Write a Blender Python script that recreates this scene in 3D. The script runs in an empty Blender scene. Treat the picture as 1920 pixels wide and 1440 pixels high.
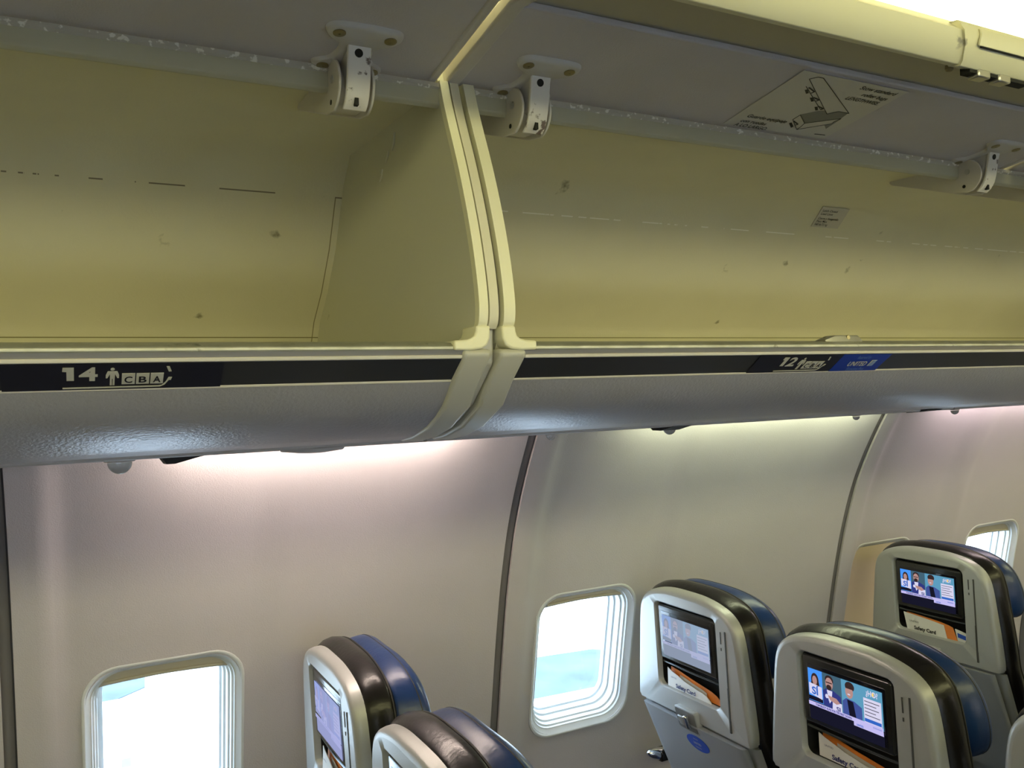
import bpy, bmesh, math, random
from mathutils import Vector, Matrix
random.seed(7)
SC = bpy.context.scene
COL = SC.collection
EYE = 1.61                      # camera height above the cabin floor; "rel" z values below are measured from it

# ------------------------------------------------------------------ camera, world, exposure
F_PX = 1590.0
_vx = Vector((2990.0, 85.0, F_PX)).normalized()
_vy = Vector((-840.0, -40.0, F_PX)); _vy = (_vy - _vx * _vy.dot(_vx)).normalized()
_vz = _vx.cross(_vy)
if _vz.y < 0: _vz = -_vz
right = Vector((_vx.x, _vy.x, _vz.x)); up = Vector((_vx.y, _vy.y, _vz.y)); fwd = Vector((_vx.z, _vy.z, _vz.z))
cam_d = bpy.data.cameras.new('camera'); cam = bpy.data.objects.new('camera', cam_d); COL.objects.link(cam)
m = Matrix.Identity(4)
for i in range(3):
    m[i][0] = right[i]; m[i][1] = up[i]; m[i][2] = -fwd[i]
m[2][3] = EYE
cam.matrix_world = m
cam_d.sensor_width = 36.0; cam_d.lens = F_PX / 1920.0 * 36.0
cam_d.clip_start = 0.02; cam_d.clip_end = 300
SC.camera = cam

world = bpy.data.worlds.new('sky'); SC.world = world; world.use_nodes = True
wn = world.node_tree; wn.nodes.clear()
wo = wn.nodes.new('ShaderNodeOutputWorld'); wb = wn.nodes.new('ShaderNodeBackground')
wb.inputs['Color'].default_value = (0.60, 0.79, 1.0, 1); wb.inputs['Strength'].default_value = 10.0
wn.links.new(wb.outputs[0], wo.inputs[0])

SUN = bpy.data.lights.new('sun', 'SUN'); SUN.energy = 16.0; SUN.angle = math.radians(1.0); SUN.color = (1, .96, .9)
sun = bpy.data.objects.new('sun', SUN); COL.objects.link(sun)
sun.rotation_euler = Vector((0.75, 0.35, -0.55)).to_track_quat('-Z', 'Y').to_euler()   # from behind the left, high; lights the tarmac

vs = SC.view_settings
vs.view_transform = 'Standard'; vs.look = 'None'; vs.exposure = 0.15; vs.gamma = 1.0; vs.use_curve_mapping = False

COVE = dict(color=(1.0, 0.95, 0.46), strength=8.5)          # long fluorescent coves over the bins
TUBES = [(-0.86, -0.20, (1, .84, .74), 6), (0.17, .70, (1, .82, .70), 58), (1.14, 1.92, (.92, 1.0, .62), 26),
         (2.20, 2.93, (1, .80, .78), 26), (3.2, 3.95, (1, .84, .74), 10)]

# ------------------------------------------------------------------ helpers
def tag(o, label=None, cat=None, group=None, kind=None):
    if label: o['label'] = label
    if cat: o['category'] = cat
    if group: o['group'] = group
    if kind: o['kind'] = kind
    return o

def empty(name, loc, rel=True):
    o = bpy.data.objects.new(name, None); COL.objects.link(o)
    o.empty_display_size = .05
    o.location = (loc[0], loc[1], loc[2] + (EYE if rel else 0))
    return o

class MB:
    """collects faces; off = location of the owner so that rel coordinates can be used for the input"""
    def __init__(s, off=(0, 0, 0)):
        s.v = []; s.f = []; s.mi = []; s.off = Vector(off); s.cur = 0
    def mat(s, i): s.cur = i; return s
    def add(s, vs_, fs):
        b = len(s.v)
        s.v += [tuple(Vector(p) - s.off) for p in vs_]
        for f in fs: s.f.append([b + i for i in f]); s.mi.append(s.cur)
    def loops(s, L, closed=True, cap0=False, cap1=False):
        n = len(L[0]); vs_ = [p for l in L for p in l]; fs = []
        for k in range(len(L) - 1):
            for i in range(n if closed else n - 1):
                j = (i + 1) % n
                fs.append([k * n + i, k * n + j, (k + 1) * n + j, (k + 1) * n + i])
        if cap0: fs.append(list(range(n))[::-1])
        if cap1: fs.append([(len(L) - 1) * n + i for i in range(n)])
        s.add(vs_, fs)
    def prism_x(s, prof, x0, x1, cap=True):            # prof: closed list of (y, z)
        s.loops([[(x0, y, z) for y, z in prof], [(x1, y, z) for y, z in prof]], True, cap, cap)
    def sheet_x(s, prof, xs):                          # open profile swept in x
        s.loops([[(x, y, z) for y, z in prof] for x in xs], False)
    def box(s, a, b):
        (x0, y0, z0), (x1, y1, z1) = a, b
        s.prism_x([(y0, z0), (y1, z0), (y1, z1), (y0, z1)], x0, x1)
    def obox(s, c, u, v, w, hu, hv, hw):
        c = Vector(c); u = Vector(u); v = Vector(v); w = Vector(w)
        L = []
        for k in (-hw, hw):
            L.append([c + u * a * hu + v * b * hv + w * k for a, b in ((-1, -1), (1, -1), (1, 1), (-1, 1))])
        s.loops(L, True, True, True)
    def tube(s, pts, r, n=12, cap=True):
        pts = [Vector(p) for p in pts]; L = []; a = None
        for i, p in enumerate(pts):
            t = (pts[min(i + 1, len(pts) - 1)] - pts[max(i - 1, 0)]).normalized()
            if a is None: a = t.orthogonal().normalized()
            a = (a - t * a.dot(t)).normalized(); b = t.cross(a)
            rr = r[i] if isinstance(r, (list, tuple)) else r
            L.append([p + (a * math.cos(q * 2 * math.pi / n) + b * math.sin(q * 2 * math.pi / n)) * rr for q in range(n)])
        s.loops(L, True, cap, cap)
    def lathe(s, c, axis, prof, n=24):                 # prof: list of (r, h along axis)
        c = Vector(c); t = Vector(axis).normalized(); a = t.orthogonal().normalized(); b = t.cross(a)
        s.loops([[c + t * h + (a * math.cos(q * 2 * math.pi / n) + b * math.sin(q * 2 * math.pi / n)) * max(r, 1e-5) for q in range(n)] for r, h in prof], True, True, True)
    def flat(s, O, u, v, pts, th=0.0004, w=None):      # a thin slab with its own thickness from a 2D polygon
        O = Vector(O); u = Vector(u); v = Vector(v); w = Vector(w) if w is not None else u.cross(v).normalized()
        s.loops([[O + u * p[0] + v * p[1] for p in pts], [O + u * p[0] + v * p[1] + w * th for p in pts]], True, True, True)
    def build(s, name, mats, parent=None, smooth=35, bevel=0, seg=2, solid=0):
        me = bpy.data.meshes.new(name); me.from_pydata(s.v, [], s.f)
        if not isinstance(mats, (list, tuple)): mats = [mats]
        for m_ in mats: me.materials.append(m_)
        for p, i in zip(me.polygons, s.mi): p.material_index = i
        bm = bmesh.new(); bm.from_mesh(me); bmesh.ops.recalc_face_normals(bm, faces=bm.faces); bm.to_mesh(me); bm.free()
        o = bpy.data.objects.new(name, me); COL.objects.link(o)
        if smooth:
            for p in me.polygons: p.use_smooth = True
            try: me.set_sharp_from_angle(angle=math.radians(smooth))
            except Exception: pass
        if parent is not None: o.parent = parent
        else: o.location = (s.off.x, s.off.y, s.off.z + EYE)
        if solid:
            q = o.modifiers.new('thick', 'SOLIDIFY'); q.thickness = solid; q.offset = 0
        if bevel:
            q = o.modifiers.new('bevel', 'BEVEL'); q.width = bevel; q.segments = seg; q.limit_method = 'ANGLE'; q.angle_limit = math.radians(40)
        return o

def rrect(hw, hh, r, n=8, cx=0, cy=0):
    P = []
    for k, (sx, sy) in enumerate(((1, 1), (-1, 1), (-1, -1), (1, -1))):
        for i in range(n + 1):
            a = math.pi / 2 * (k + i / n)
            P.append((cx + sx * (hw - r) + r * math.cos(a), cy + sy * (hh - r) + r * math.sin(a)))
    return P

def chaikin(P, it=2, closed=True):
    for _ in range(it):
        Q = []; n = len(P)
        for i in range(n if closed else n - 1):
            a = P[i]; b = P[(i + 1) % n]
            Q.append(tuple(a[k] * .75 + b[k] * .25 for k in range(len(a)))); Q.append(tuple(a[k] * .25 + b[k] * .75 for k in range(len(a))))
        if not closed: Q = [P[0]] + Q + [P[-1]]
        P = Q
    return P

def radial(poly, c, N=144):
    out = []
    for k in range(N):
        a = 2 * math.pi * (k + .371) / N; dx, dy = math.cos(a), math.sin(a); best = None
        for i in range(len(poly)):
            x1, y1 = poly[i][0] - c[0], poly[i][1] - c[1]; x2, y2 = poly[(i + 1) % len(poly)][0] - c[0], poly[(i + 1) % len(poly)][1] - c[1]
            den = dx * (y2 - y1) - dy * (x2 - x1)
            if abs(den) < 1e-12: continue
            t = (x1 * (y2 - y1) - y1 * (x2 - x1)) / den; s_ = (x1 * dy - y1 * dx) / den
            if t > 0 and -1e-6 <= s_ <= 1 + 1e-6 and (best is None or t > best): best = t
        out.append((c[0] + dx * best, c[1] + dy * best))
    return out

def shrink(P, c, d):
    o = []
    for p in P:
        v = Vector((p[0] - c[0], p[1] - c[1])); l = v.length
        v = v * ((l - d) / l); o.append((c[0] + v.x, c[1] + v.y))
    return o

_tc = {}
def text_verts(txt, h, width=None, extra=0.0):
    """flat glyph outlines of a word, cap height h; returns verts (x, y), faces, width"""
    key = (txt, extra)
    if key not in _tc:
        cu = bpy.data.curves.new('word', 'FONT'); cu.body = txt; cu.size = 1.0; cu.resolution_u = 3; cu.offset = extra
        o = bpy.data.objects.new('word', cu); COL.objects.link(o)
        dg = bpy.context.evaluated_depsgraph_get(); me = bpy.data.meshes.new_from_object(o.evaluated_get(dg))
        _tc[key] = ([tuple(v.co[:2]) for v in me.vertices], [list(p.vertices) for p in me.polygons])
        bpy.data.objects.remove(o); bpy.data.curves.remove(cu); bpy.data.meshes.remove(me)
    V, Fs = _tc[key]; s = h / 0.70
    x0 = min(v[0] for v in V); x1 = max(v[0] for v in V); w = (x1 - x0) * s
    sx = s if width is None else width / (x1 - x0)
    return [((v[0] - x0) * sx, v[1] * s) for v in V], Fs, (x1 - x0) * sx

def put_text(mb, txt, O, u, v, w, h, width=None, align='l', extra=0.0, lift=0.0006):
    V, Fs, W = text_verts(txt, h, width, extra); O = Vector(O); u = Vector(u); v = Vector(v); w = Vector(w)
    dx = {'l': 0, 'r': -W, 'c': -W / 2}[align]
    mb.add([O + u * (p[0] + dx) + v * p[1] + w * lift for p in V], Fs)

# ------------------------------------------------------------------ materials
def mat(name, col, rough=.5, metal=0, bump=0, bscale=200, mottle=0, mscale=6, coat=0, spec=.5, emit=None, estr=0, scuff=None, scscale=30, scthr=.62, trans=0):
    m_ = bpy.data.materials.new(name); m_.use_nodes = True; nt = m_.node_tree; b = nt.nodes['Principled BSDF']
    b.inputs['Base Color'].default_value = (*col, 1); b.inputs['Roughness'].default_value = rough; b.inputs['Metallic'].default_value = metal
    b.inputs['Specular IOR Level'].default_value = spec
    if coat: b.inputs['Coat Weight'].default_value = coat; b.inputs['Coat Roughness'].default_value = .15
    if trans: b.inputs['Transmission Weight'].default_value = trans
    if emit: b.inputs['Emission Color'].default_value = (*emit, 1); b.inputs['Emission Strength'].default_value = estr
    tc = nt.nodes.new('ShaderNodeTexCoord')
    def noise(sc, det=4):
        n = nt.nodes.new('ShaderNodeTexNoise'); n.inputs['Scale'].default_value = sc; n.inputs['Detail'].default_value = det
        nt.links.new(tc.outputs['Object'], n.inputs['Vector']); return n
    last = None
    def mix(fac, colb, fmax=1.0):
        nonlocal last
        mx = nt.nodes.new('ShaderNodeMix'); mx.data_type = 'RGBA'
        if last is None: mx.inputs[6].default_value = (*col, 1)
        else: nt.links.new(last, mx.inputs[6])
        mx.inputs[7].default_value = (*colb, 1); nt.links.new(fac, mx.inputs[0]); last = mx.outputs[2]
    if mottle:
        n = noise(mscale); r = nt.nodes.new('ShaderNodeMapRange'); r.inputs[1].default_value = .35; r.inputs[2].default_value = .7; r.inputs[3].default_value = 0; r.inputs[4].default_value = 1
        nt.links.new(n.outputs[0], r.inputs[0]); mix(r.outputs[0], tuple(c * (1 - mottle) for c in col))
    if scuff:
        n = noise(scscale, 8); r = nt.nodes.new('ShaderNodeMapRange'); r.inputs[1].default_value = scthr; r.inputs[2].default_value = scthr + .05
        nt.links.new(n.outputs[0], r.inputs[0]); mix(r.outputs[0], scuff)
    if last is not None: nt.links.new(last, b.inputs['Base Color'])
    if bump:
        n = noise(bscale, 3); bp = nt.nodes.new('ShaderNodeBump'); bp.inputs['Strength'].default_value = bump; bp.inputs['Distance'].default_value = .002
        nt.links.new(n.outputs[0], bp.inputs['Height']); nt.links.new(bp.outputs[0], b.inputs['Normal'])
    return m_

def emis(name, col, s):
    m_ = bpy.data.materials.new(name); m_.use_nodes = True; nt = m_.node_tree; nt.nodes.clear()
    e = nt.nodes.new('ShaderNodeEmission'); e.inputs[0].default_value = (*col, 1); e.inputs[1].default_value = s
    o = nt.nodes.new('ShaderNodeOutputMaterial'); nt.links.new(e.outputs[0], o.inputs[0]); return m_

def pane_mat(name):
    m_ = bpy.data.materials.new(name); m_.use_nodes = True; nt = m_.node_tree; nt.nodes.clear()
    t = nt.nodes.new('ShaderNodeBsdfTransparent'); t.inputs[0].default_value = (.93, .97, 1, 1)
    g = nt.nodes.new('ShaderNodeBsdfGlossy'); g.inputs['Roughness'].default_value = .03
    mx = nt.nodes.new('ShaderNodeMixShader'); o = nt.nodes.new('ShaderNodeOutputMaterial')
    mx.inputs[0].default_value = .035; nt.links.new(t.outputs[0], mx.inputs[1]); nt.links.new(g.outputs[0], mx.inputs[2]); nt.links.new(mx.outputs[0], o.inputs[0])
    return m_

M = {}
M['wall'] = mat('grey_beige_wall_laminate', (.50, .475, .495), .55, bump=.22, bscale=420, mottle=.04)
M['wallgap'] = mat('dark_panel_gap', (.10, .10, .11), .8)
M['gasket'] = mat('grey_gasket', (.17, .16, .16), .5)
M['frame'] = mat('window_frame_plastic', (.62, .64, .65), .4)
M['shade'] = mat('cream_shade', (.44, .40, .33), .5)
M['shadelit'] = mat('sunlit_peach_shade', (.80, .66, .52), .5)  # lighter copy of the shade, sunlight glowing through it put into the colour
M['cream'] = mat('cream_plastic', (.78, .755, .57), .42, bump=.05, bscale=120, scuff=(.34, .32, .26), scscale=24, scthr=.67)
M['filler'] = mat('filler_strip_cream', (.66, .63, .50), .45)
M['lip'] = mat('shaded_bin_lip', (.46, .44, .33), .5)  # bin cream darkened, the lip's shade is put into the colour
M['creamin'] = mat('cream_bin_side', (.58, .57, .47), .55, bump=.08, bscale=300, scuff=(.25, .24, .18), scscale=14, scthr=.72)
M['doorin'] = mat('door_liner', (.60, .555, .555), .55, bump=.22, bscale=520, mottle=.06, mscale=9, scuff=(.2, .18, .15), scscale=60, scthr=.76)
M['olive'] = mat('door_recess', (.50, .47, .38), .6)
M['rim'] = mat('door_rim_plastic', (.62, .58, .54), .5)
M['lipedge'] = mat('worn_lip_edge', (.52, .49, .43), .45, metal=.2, scuff=(.85, .83, .78), scscale=120, scthr=.57)
M['sill'] = mat('scuffed_metal_sill', (.50, .50, .43), .38, metal=.55, bump=.1, bscale=60, mottle=.25, mscale=35, scuff=(.25, .25, .2), scscale=45, scthr=.66)
M['sillfront'] = mat('brushed_sill_front', (.42, .40, .38), .3, metal=.7)
M['strip'] = mat('light_channel_strip', (.60, .57, .53), .35)
M['placard'] = mat('navy_black_placard', (.012, .012, .022), .35)
M['placard2'] = mat('charcoal_placard', (.03, .03, .034), .35)
M['blue'] = mat('blue_decal', (.005, .035, .33), .35)
M['print'] = mat('pale_print', (.52, .51, .46), .5)
M['bluebright'] = mat('pale_blue_print', (.15, .28, .62), .5)
M['black'] = mat('black_print', (.012, .012, .012), .6)
M['fairing'] = mat('silver_grey_textured_plastic', (.38, .375, .42), .33, metal=.25, bump=.35, bscale=260)
M['faircap'] = mat('cream_grey_end_cap', (.50, .49, .44), .36, metal=.1)
M['psu'] = mat('service_panel_plastic', (.52, .50, .49), .5)
M['glassdome'] = mat('clear_lens', (.9, .9, .9), .08, spec=.8, trans=.85)
M['metal'] = mat('worn_metal', (.55, .54, .52), .3, metal=.9, scuff=(.15, .14, .13), scscale=40, scthr=.6)
M['screw'] = mat('brass_screw', (.32, .28, .18), .4, metal=.85)
M['hinge'] = mat('painted_hinge', (.60, .57, .54), .42)
M['arm'] = mat('worn_hinge_arm', (.72, .69, .67), .42, scuff=(.16, .12, .11), scscale=75, scthr=.60)
M['hole'] = mat('dark_hole', (.008, .008, .008), .8)
M['sticker'] = mat('clear_sticker', (.60, .57, .51), .35)
M['stickgrey'] = mat('sticker_grey', (.20, .20, .18), .5)
M['label'] = mat('label_paper', (.50, .47, .40), .5)
M['ceiling'] = mat('ceiling_panel', (.52, .51, .46), .6)
M['floor'] = mat('navy_carpet', (.05, .055, .09), .95, bump=.6, bscale=500, mottle=.4, mscale=60)
M['shell'] = mat('silver_seat_shell', (.42, .43, .42), .38, metal=.25, bump=.08, bscale=420)
M['trayt'] = mat('silver_tray', (.42, .44, .46), .34, metal=.35)
M['leather'] = mat('black_leather', (.012, .0105, .009), .26, spec=.4, bump=.2, bscale=130, mottle=.2)
M['bluelea'] = mat('navy_leather', (.010, .034, .13), .30, bump=.2, bscale=130)
M['stitch'] = mat('stitched_piping', (.035, .033, .030), .5, bump=.5, bscale=500)
M['bezel'] = mat('dark_bezel', (.022, .022, .02), .22, coat=.4)
M['recess'] = mat('pocket_black', (.006, .006, .006), .7)
M['bar'] = mat('pocket_bar', (.08, .085, .09), .18, metal=.6)
M['screenglass'] = mat('screen_glass', (.008, .008, .014), .08, coat=.6)
M['slot'] = mat('dark_slot', (.06, .06, .055), .6)
M['latchin'] = mat('latch_recess_grey', (.17, .175, .175), .5)
M['silver'] = mat('polished_metal', (.75, .76, .78), .18, metal=1)
M['decal'] = mat('oval_blue_decal', (.01, .07, .45), .35)
M['white'] = mat('white_card', (.72, .71, .68), .45)
M['orange'] = mat('orange_card', (.80, .24, .035), .4, mottle=.25, mscale=12)
M['navyprint'] = mat('navy_print', (.03, .035, .14), .5)

def liner_mat(name, line, SEAM_X):
    """bin liner: off white laminate with a fold line, a panel seam and faint scuffs, all in the bin's own coordinates"""
    m_ = mat(name, (.62, .59, .44), .5, bump=.12, bscale=300, mottle=.04, mscale=8, scuff=(.17, .15, .09), scscale=13, scthr=.705)
    nt = m_.node_tree; b = nt.nodes['Principled BSDF']
    tc = next(n for n in nt.nodes if n.type == 'TEX_COORD')
    sp = nt.nodes.new('ShaderNodeSeparateXYZ'); nt.links.new(tc.outputs['Object'], sp.inputs[0])
    def band(axis, c, w):
        a = nt.nodes.new('ShaderNodeMath'); a.operation = 'SUBTRACT'; nt.links.new(sp.outputs[axis], a.inputs[0]); a.inputs[1].default_value = c
        ab = nt.nodes.new('ShaderNodeMath'); ab.operation = 'ABSOLUTE'; nt.links.new(a.outputs[0], ab.inputs[0])
        l = nt.nodes.new('ShaderNodeMath'); l.operation = 'LESS_THAN'; nt.links.new(ab.outputs[0], l.inputs[0]); l.inputs[1].default_value = w; return l.outputs[0]
    n = nt.nodes.new('ShaderNodeTexNoise'); n.inputs['Detail'].default_value = 6; n.inputs['Scale'].default_value = 34; mp = nt.nodes.new('ShaderNodeMapping')
    mp.inputs['Scale'].default_value = (1, .02, .02); nt.links.new(tc.outputs['Object'], mp.inputs[0]); nt.links.new(mp.outputs[0], n.inputs[0])
    g = nt.nodes.new('ShaderNodeMath'); g.operation = 'GREATER_THAN'; nt.links.new(n.outputs[0], g.inputs[0]); g.inputs[1].default_value = .495
    def mul(a, c):
        q = nt.nodes.new('ShaderNodeMath'); q.operation = 'MULTIPLY'; nt.links.new(a, q.inputs[0]); nt.links.new(c, q.inputs[1]); return q.outputs[0]
    last = b.inputs['Base Color'].links[0].from_socket
    ymask = nt.nodes.new('ShaderNodeMath'); ymask.operation = 'GREATER_THAN'; nt.links.new(sp.outputs['Y'], ymask.inputs[0]); ymask.inputs[1].default_value = .10
    f1 = mul(mul(band('Z', FOLD_Z, .0009), g.outputs[0]), ymask.outputs[0])
    zm = nt.nodes.new('ShaderNodeMath'); zm.operation = 'LESS_THAN'; nt.links.new(sp.outputs['Z'], zm.inputs[0]); zm.inputs[1].default_value = FOLD_Z
    f2 = mul(mul(band('X', SEAM_X, .0008), ymask.outputs[0]), zm.outputs[0])
    f3 = mul(band('Z', LOW_Z, .0008), ymask.outputs[0])
    for fac, c in ((f1, line), (f2, (.24, .21, .12)), (f3, (.2, .18, .09))):
        mx = nt.nodes.new('ShaderNodeMix'); mx.data_type = 'RGBA'; nt.links.new(fac, mx.inputs[0]); nt.links.new(last, mx.inputs[6]); mx.inputs[7].default_value = (*c, 1); last = mx.outputs[2]
    nt.links.new(last, b.inputs['Base Color'])
    return m_

# ------------------------------------------------------------------ side wall
PW = [(1.505, .02), (1.545, -.05), (1.58, -.10), (1.65, -.22), (1.694, -.32), (1.734, -.448), (1.765, -.578), (1.80, -.75), (1.83, -.9), (1.84, -1.05), (1.83, -1.3), (1.79, -1.60)]
def wy(z):
    for (y0, z0), (y1, z1) in zip(PW, PW[1:]):
        if z <= z0 and z >= z1:
            return y0 + (y1 - y0) * (z0 - z) / (z0 - z1)
    return PW[-1][0] if z < -1 else PW[0][0]
ZS = [.02 - 1.62 * k / 90 for k in range(91)]
_Y = [wy(z) for z in ZS]
for _ in range(10): _Y = [_Y[0]] + [(_Y[i - 1] + 2 * _Y[i] + _Y[i + 1]) / 4 for i in range(1, 90)] + [_Y[-1]]
def wys(z):
    t = (.02 - z) / 1.62 * 90; i = max(0, min(89, int(t))); return _Y[i] + (_Y[i + 1] - _Y[i]) * (t - i)
def sstep(a, b, x):
    t = max(0, min(1, (x - a) / (b - a))); return t * t * (3 - 2 * t)
def relief(s, L, two):
    r = -.014 * (1 - sstep(.045, .085, s))
    r += (-.012 if two else -.010) * sstep(.405, .475, s) * ((1 - sstep(.50, .56, s)) if two else 1)
    r -= .002 * sstep(L - .05, L, s)
    return r
SEAMS = [-2.19, -1.14, -.085, .888, 1.985, 3.03, 4.08]
WIN = {1: .163, 2: 1.122, 3: 2.178, 4: 2.725}
WZ = -.670; WU = Vector((1, 0, 0)); WV = Vector((0, -.200, .980)).normalized(); WN = Vector((0, .980, .200)).normalized()
HW, HH, HR = .1440, .1870, .062

def wall_panel(name, x0, x1, wins, side=1, two=False):
    nx = int((x1 - x0) / .0125); xs = [x0 + (x1 - x0) * i / nx for i in range(nx + 1)]
    V = []; Fc = []; n = len(xs); k = len(ZS)
    for lay in (0, .008):
        for x in xs:
            for z in ZS:
                V.append((x, side * (wys(z) + relief(x - x0, x1 - x0, two) + lay), z + EYE))
    N = n * k
    for i in range(n - 1):
        for j in range(k - 1):
            a = i * k + j; Fc.append((a, a + 1, a + k + 1, a + k)); Fc.append((N + a, N + a + k, N + a + k + 1, N + a + 1))
    for i in range(n - 1):
        a = i * k; Fc.append((a, a + k, N + a + k, N + a)); a += k - 1; Fc.append((a, N + a, N + a + k, a + k))
    for j in range(k - 1):
        a = j; Fc.append((a, N + a, N + a + 1, a + 1)); a = (n - 1) * k + j; Fc.append((a, a + 1, N + a + 1, N + a))
    me = bpy.data.meshes.new(name); me.from_pydata(V, [], Fc)
    bm = bmesh.new(); bm.from_mesh(me); bmesh.ops.recalc_face_normals(bm, faces=bm.faces); bm.to_mesh(me); bm.free()
    me.materials.append(M['wall'])
    o = bpy.data.objects.new(name, me); COL.objects.link(o)
    cut = []
    for xc in wins:
        c = Vector((xc, side * wys(WZ), WZ + EYE)); v = Vector((0, side * WV.y, WV.z)); w = Vector((0, side * WN.y, WN.z))
        P = rrect(HW - .006, HH - .006, HR, 8)
        L = [[c + WU * p[0] + v * p[1] + w * q for p in P] for q in (-.08, .08)]
        q = MB(); q.loops(L, True, True, True); co = q.build('cut', M['wall'], smooth=0); co.location = (0, 0, 0)
        md = o.modifiers.new('b', 'BOOLEAN'); md.object = co; md.operation = 'DIFFERENCE'; md.solver = 'EXACT'; cut.append(co)
    if cut:
        dg = bpy.context.evaluated_depsgraph_get(); me2 = bpy.data.meshes.new_from_object(o.evaluated_get(dg))
        o.modifiers.clear(); o.data = me2
        for c in cut: bpy.data.objects.remove(c)
    for p in o.data.polygons: p.use_smooth = True
    try: o.data.set_sharp_from_angle(angle=math.radians(35))
    except Exception: pass
    tag(o, kind='structure'); return o

for i in range(len(SEAMS) - 1):
    a, b = SEAMS[i], SEAMS[i + 1]; wins = [x for x in WIN.values() if a < x < b]
    wall_panel('wall_left', a, b - .021, wins, 1, two=(i == 4))
# fuselage lining behind the panels: closes the seams and the space behind the bins
mb = MB(); mb.sheet_x([(1.72, -.14), (1.70, .05), (1.62, .30), (1.40, .52), (1.1, .66)], [-2.19, 4.08])
tag(mb.build('trim_1', M['wallgap'], solid=.01), kind='structure')
for x in SEAMS[1:-1]:
    mb = MB(); mb.sheet_x([(y - .0075, z) for y, z in zip(_Y, ZS)], [x - .0225, x - .0035]); tag(mb.build('trim_2', M['gasket'], solid=.003), kind='structure')
    mb = MB(); mb.sheet_x([(y - .0035, z) for y, z in zip(_Y, ZS)], [x - .055, x + .045]); tag(mb.build('trim_4', M['wallgap'], solid=.003), kind='structure')

def window(n, xc, side=1, shade=.03, sm='shade'):
    base = Vector((xc, side * wys(WZ), WZ)); v = Vector((0, side * WV.y, WV.z)); w = Vector((0, side * WN.y, WN.z))
    r = empty('window_%d' % n, base); tag(r, kind='structure')
    N = 96
    def lp(d, q, rr=None, dy=0):
        P = rrect(HW - d, HH - d, (rr or HR) - d * .5, 8)
        return [base + WU * p[0] + v * (p[1] + dy) + w * q for p in P]
    mb = MB(base)
    mb.loops([lp(-.001, .006), lp(-.002, .000), lp(-.001, -.0035), lp(.002, -.0045), lp(.0045, -.003), lp(.013, .009), lp(.0155, .0095), lp(.0165, .014), lp(.0205, .016), lp(.0215, .026), lp(.0255, .028), lp(.0265, .046), lp(.031, .048), lp(.0315, .064), lp(.036, .066), lp(.0365, .078)])
    mb.build('window_frame', M['frame'], r, smooth=50)
    mb = MB(base); P = rrect(HW - .030, HH - .030, HR - .015, 8)
    mb.loops([[base + WU * p[0] + v * p[1] + w * q for p in P] for q in (.066, .069)], True, True, True)
    mb.build('window_pane', PANE, r)
    # pull-down shade: hangs from the top inside the frame
    hw, hh = HW - .0175, HH - .0165
    bot = hh - shade
    P = [p for p in rrect(hw, hh, HR - .016, 8) if p[1] >= bot]
    xs_ = [p[0] for p in P]
    if shade > .2: P = rrect(hw, hh, HR - .016, 8)
    else: P = P + [(-hw + .005, bot)] + [(-hw * .6, bot + .003), (0, bot + .006), (hw * .6, bot + .003)] + [(hw - .005, bot)]
    P = sorted(P, key=lambda p: math.atan2(p[1] - (bot + hh) / 2, p[0]))
    mb = MB(base); mb.loops([[base + WU * p[0] + v * p[1] + w * q for p in P] for q in (.0170, .0200)], True, True, True)
    sh = mb.build('window_shade', M[sm], r)
    mb = MB(base); mb.tube([base + WU * (t * (hw - .02)) + v * (bot + .006 + (.004 * (1 - t * t) if shade < .2 else 0)) + w * .0155 for t in [i / 8 - 1 for i in range(17)]], .0035, 8)
    mb.build('pull_lip', M['shade'], sh)
    return r
PANE = pane_mat('window_acrylic')
window(1, WIN[1], shade=.030); window(2, WIN[2], shade=.025); window(3, WIN[3], shade=.37, sm='shadelit'); window(4, WIN[4], shade=.034)

# ------------------------------------------------------------------ far side of the cabin, floor, ceiling, ends
OW = [-.85, .163, 1.18, 2.2]
for i in range(len(SEAMS) - 1):
    a, b = SEAMS[i], SEAMS[i + 1]
    o = wall_panel('wall_right', a, b - .021, [x for x in OW if a + .1 < x < b - .1], -1); o.location.y = 0
for i, x in enumerate(OW): window(5 + i, x, -1, shade=.03)
mb = MB(); mb.box((-2.19, -1.85, -1.66), (4.08, 1.85, -1.61)); tag(mb.build('floor', M['floor']), kind='structure')
mb = MB(); mb.prism_x([(-1.72, -.14), (-1.70, .05), (-1.62, .30), (-1.40, .52), (-1.1, .66), (-1.09, .62), (-1.0, .40), (-.60, .38), (-.55, .25), (-.60, .08), (-.66, .04), (-.98, -.055), (-1.50, -.09)], -2.19, 4.08)
tag(mb.build('wall_right', M['ceiling']), kind='structure')
ceil = [(-.66, .585), (-.4, .605), (0, .612), (.4, .605), (.66, .585)]
mb = MB(); mb.prism_x(ceil + [(.66, .62), (-.66, .62)], -2.19, 4.08); tag(mb.build('ceiling', M['ceiling']), kind='structure')
for x, nm in ((-2.2, 'wall_back'), (4.09, 'wall_front')):
    mb = MB(); mb.box((x - .02, -1.9, -1.7), (x + .02, 1.9, .75)); tag(mb.build(nm, M['ceiling']), kind='structure')
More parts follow.
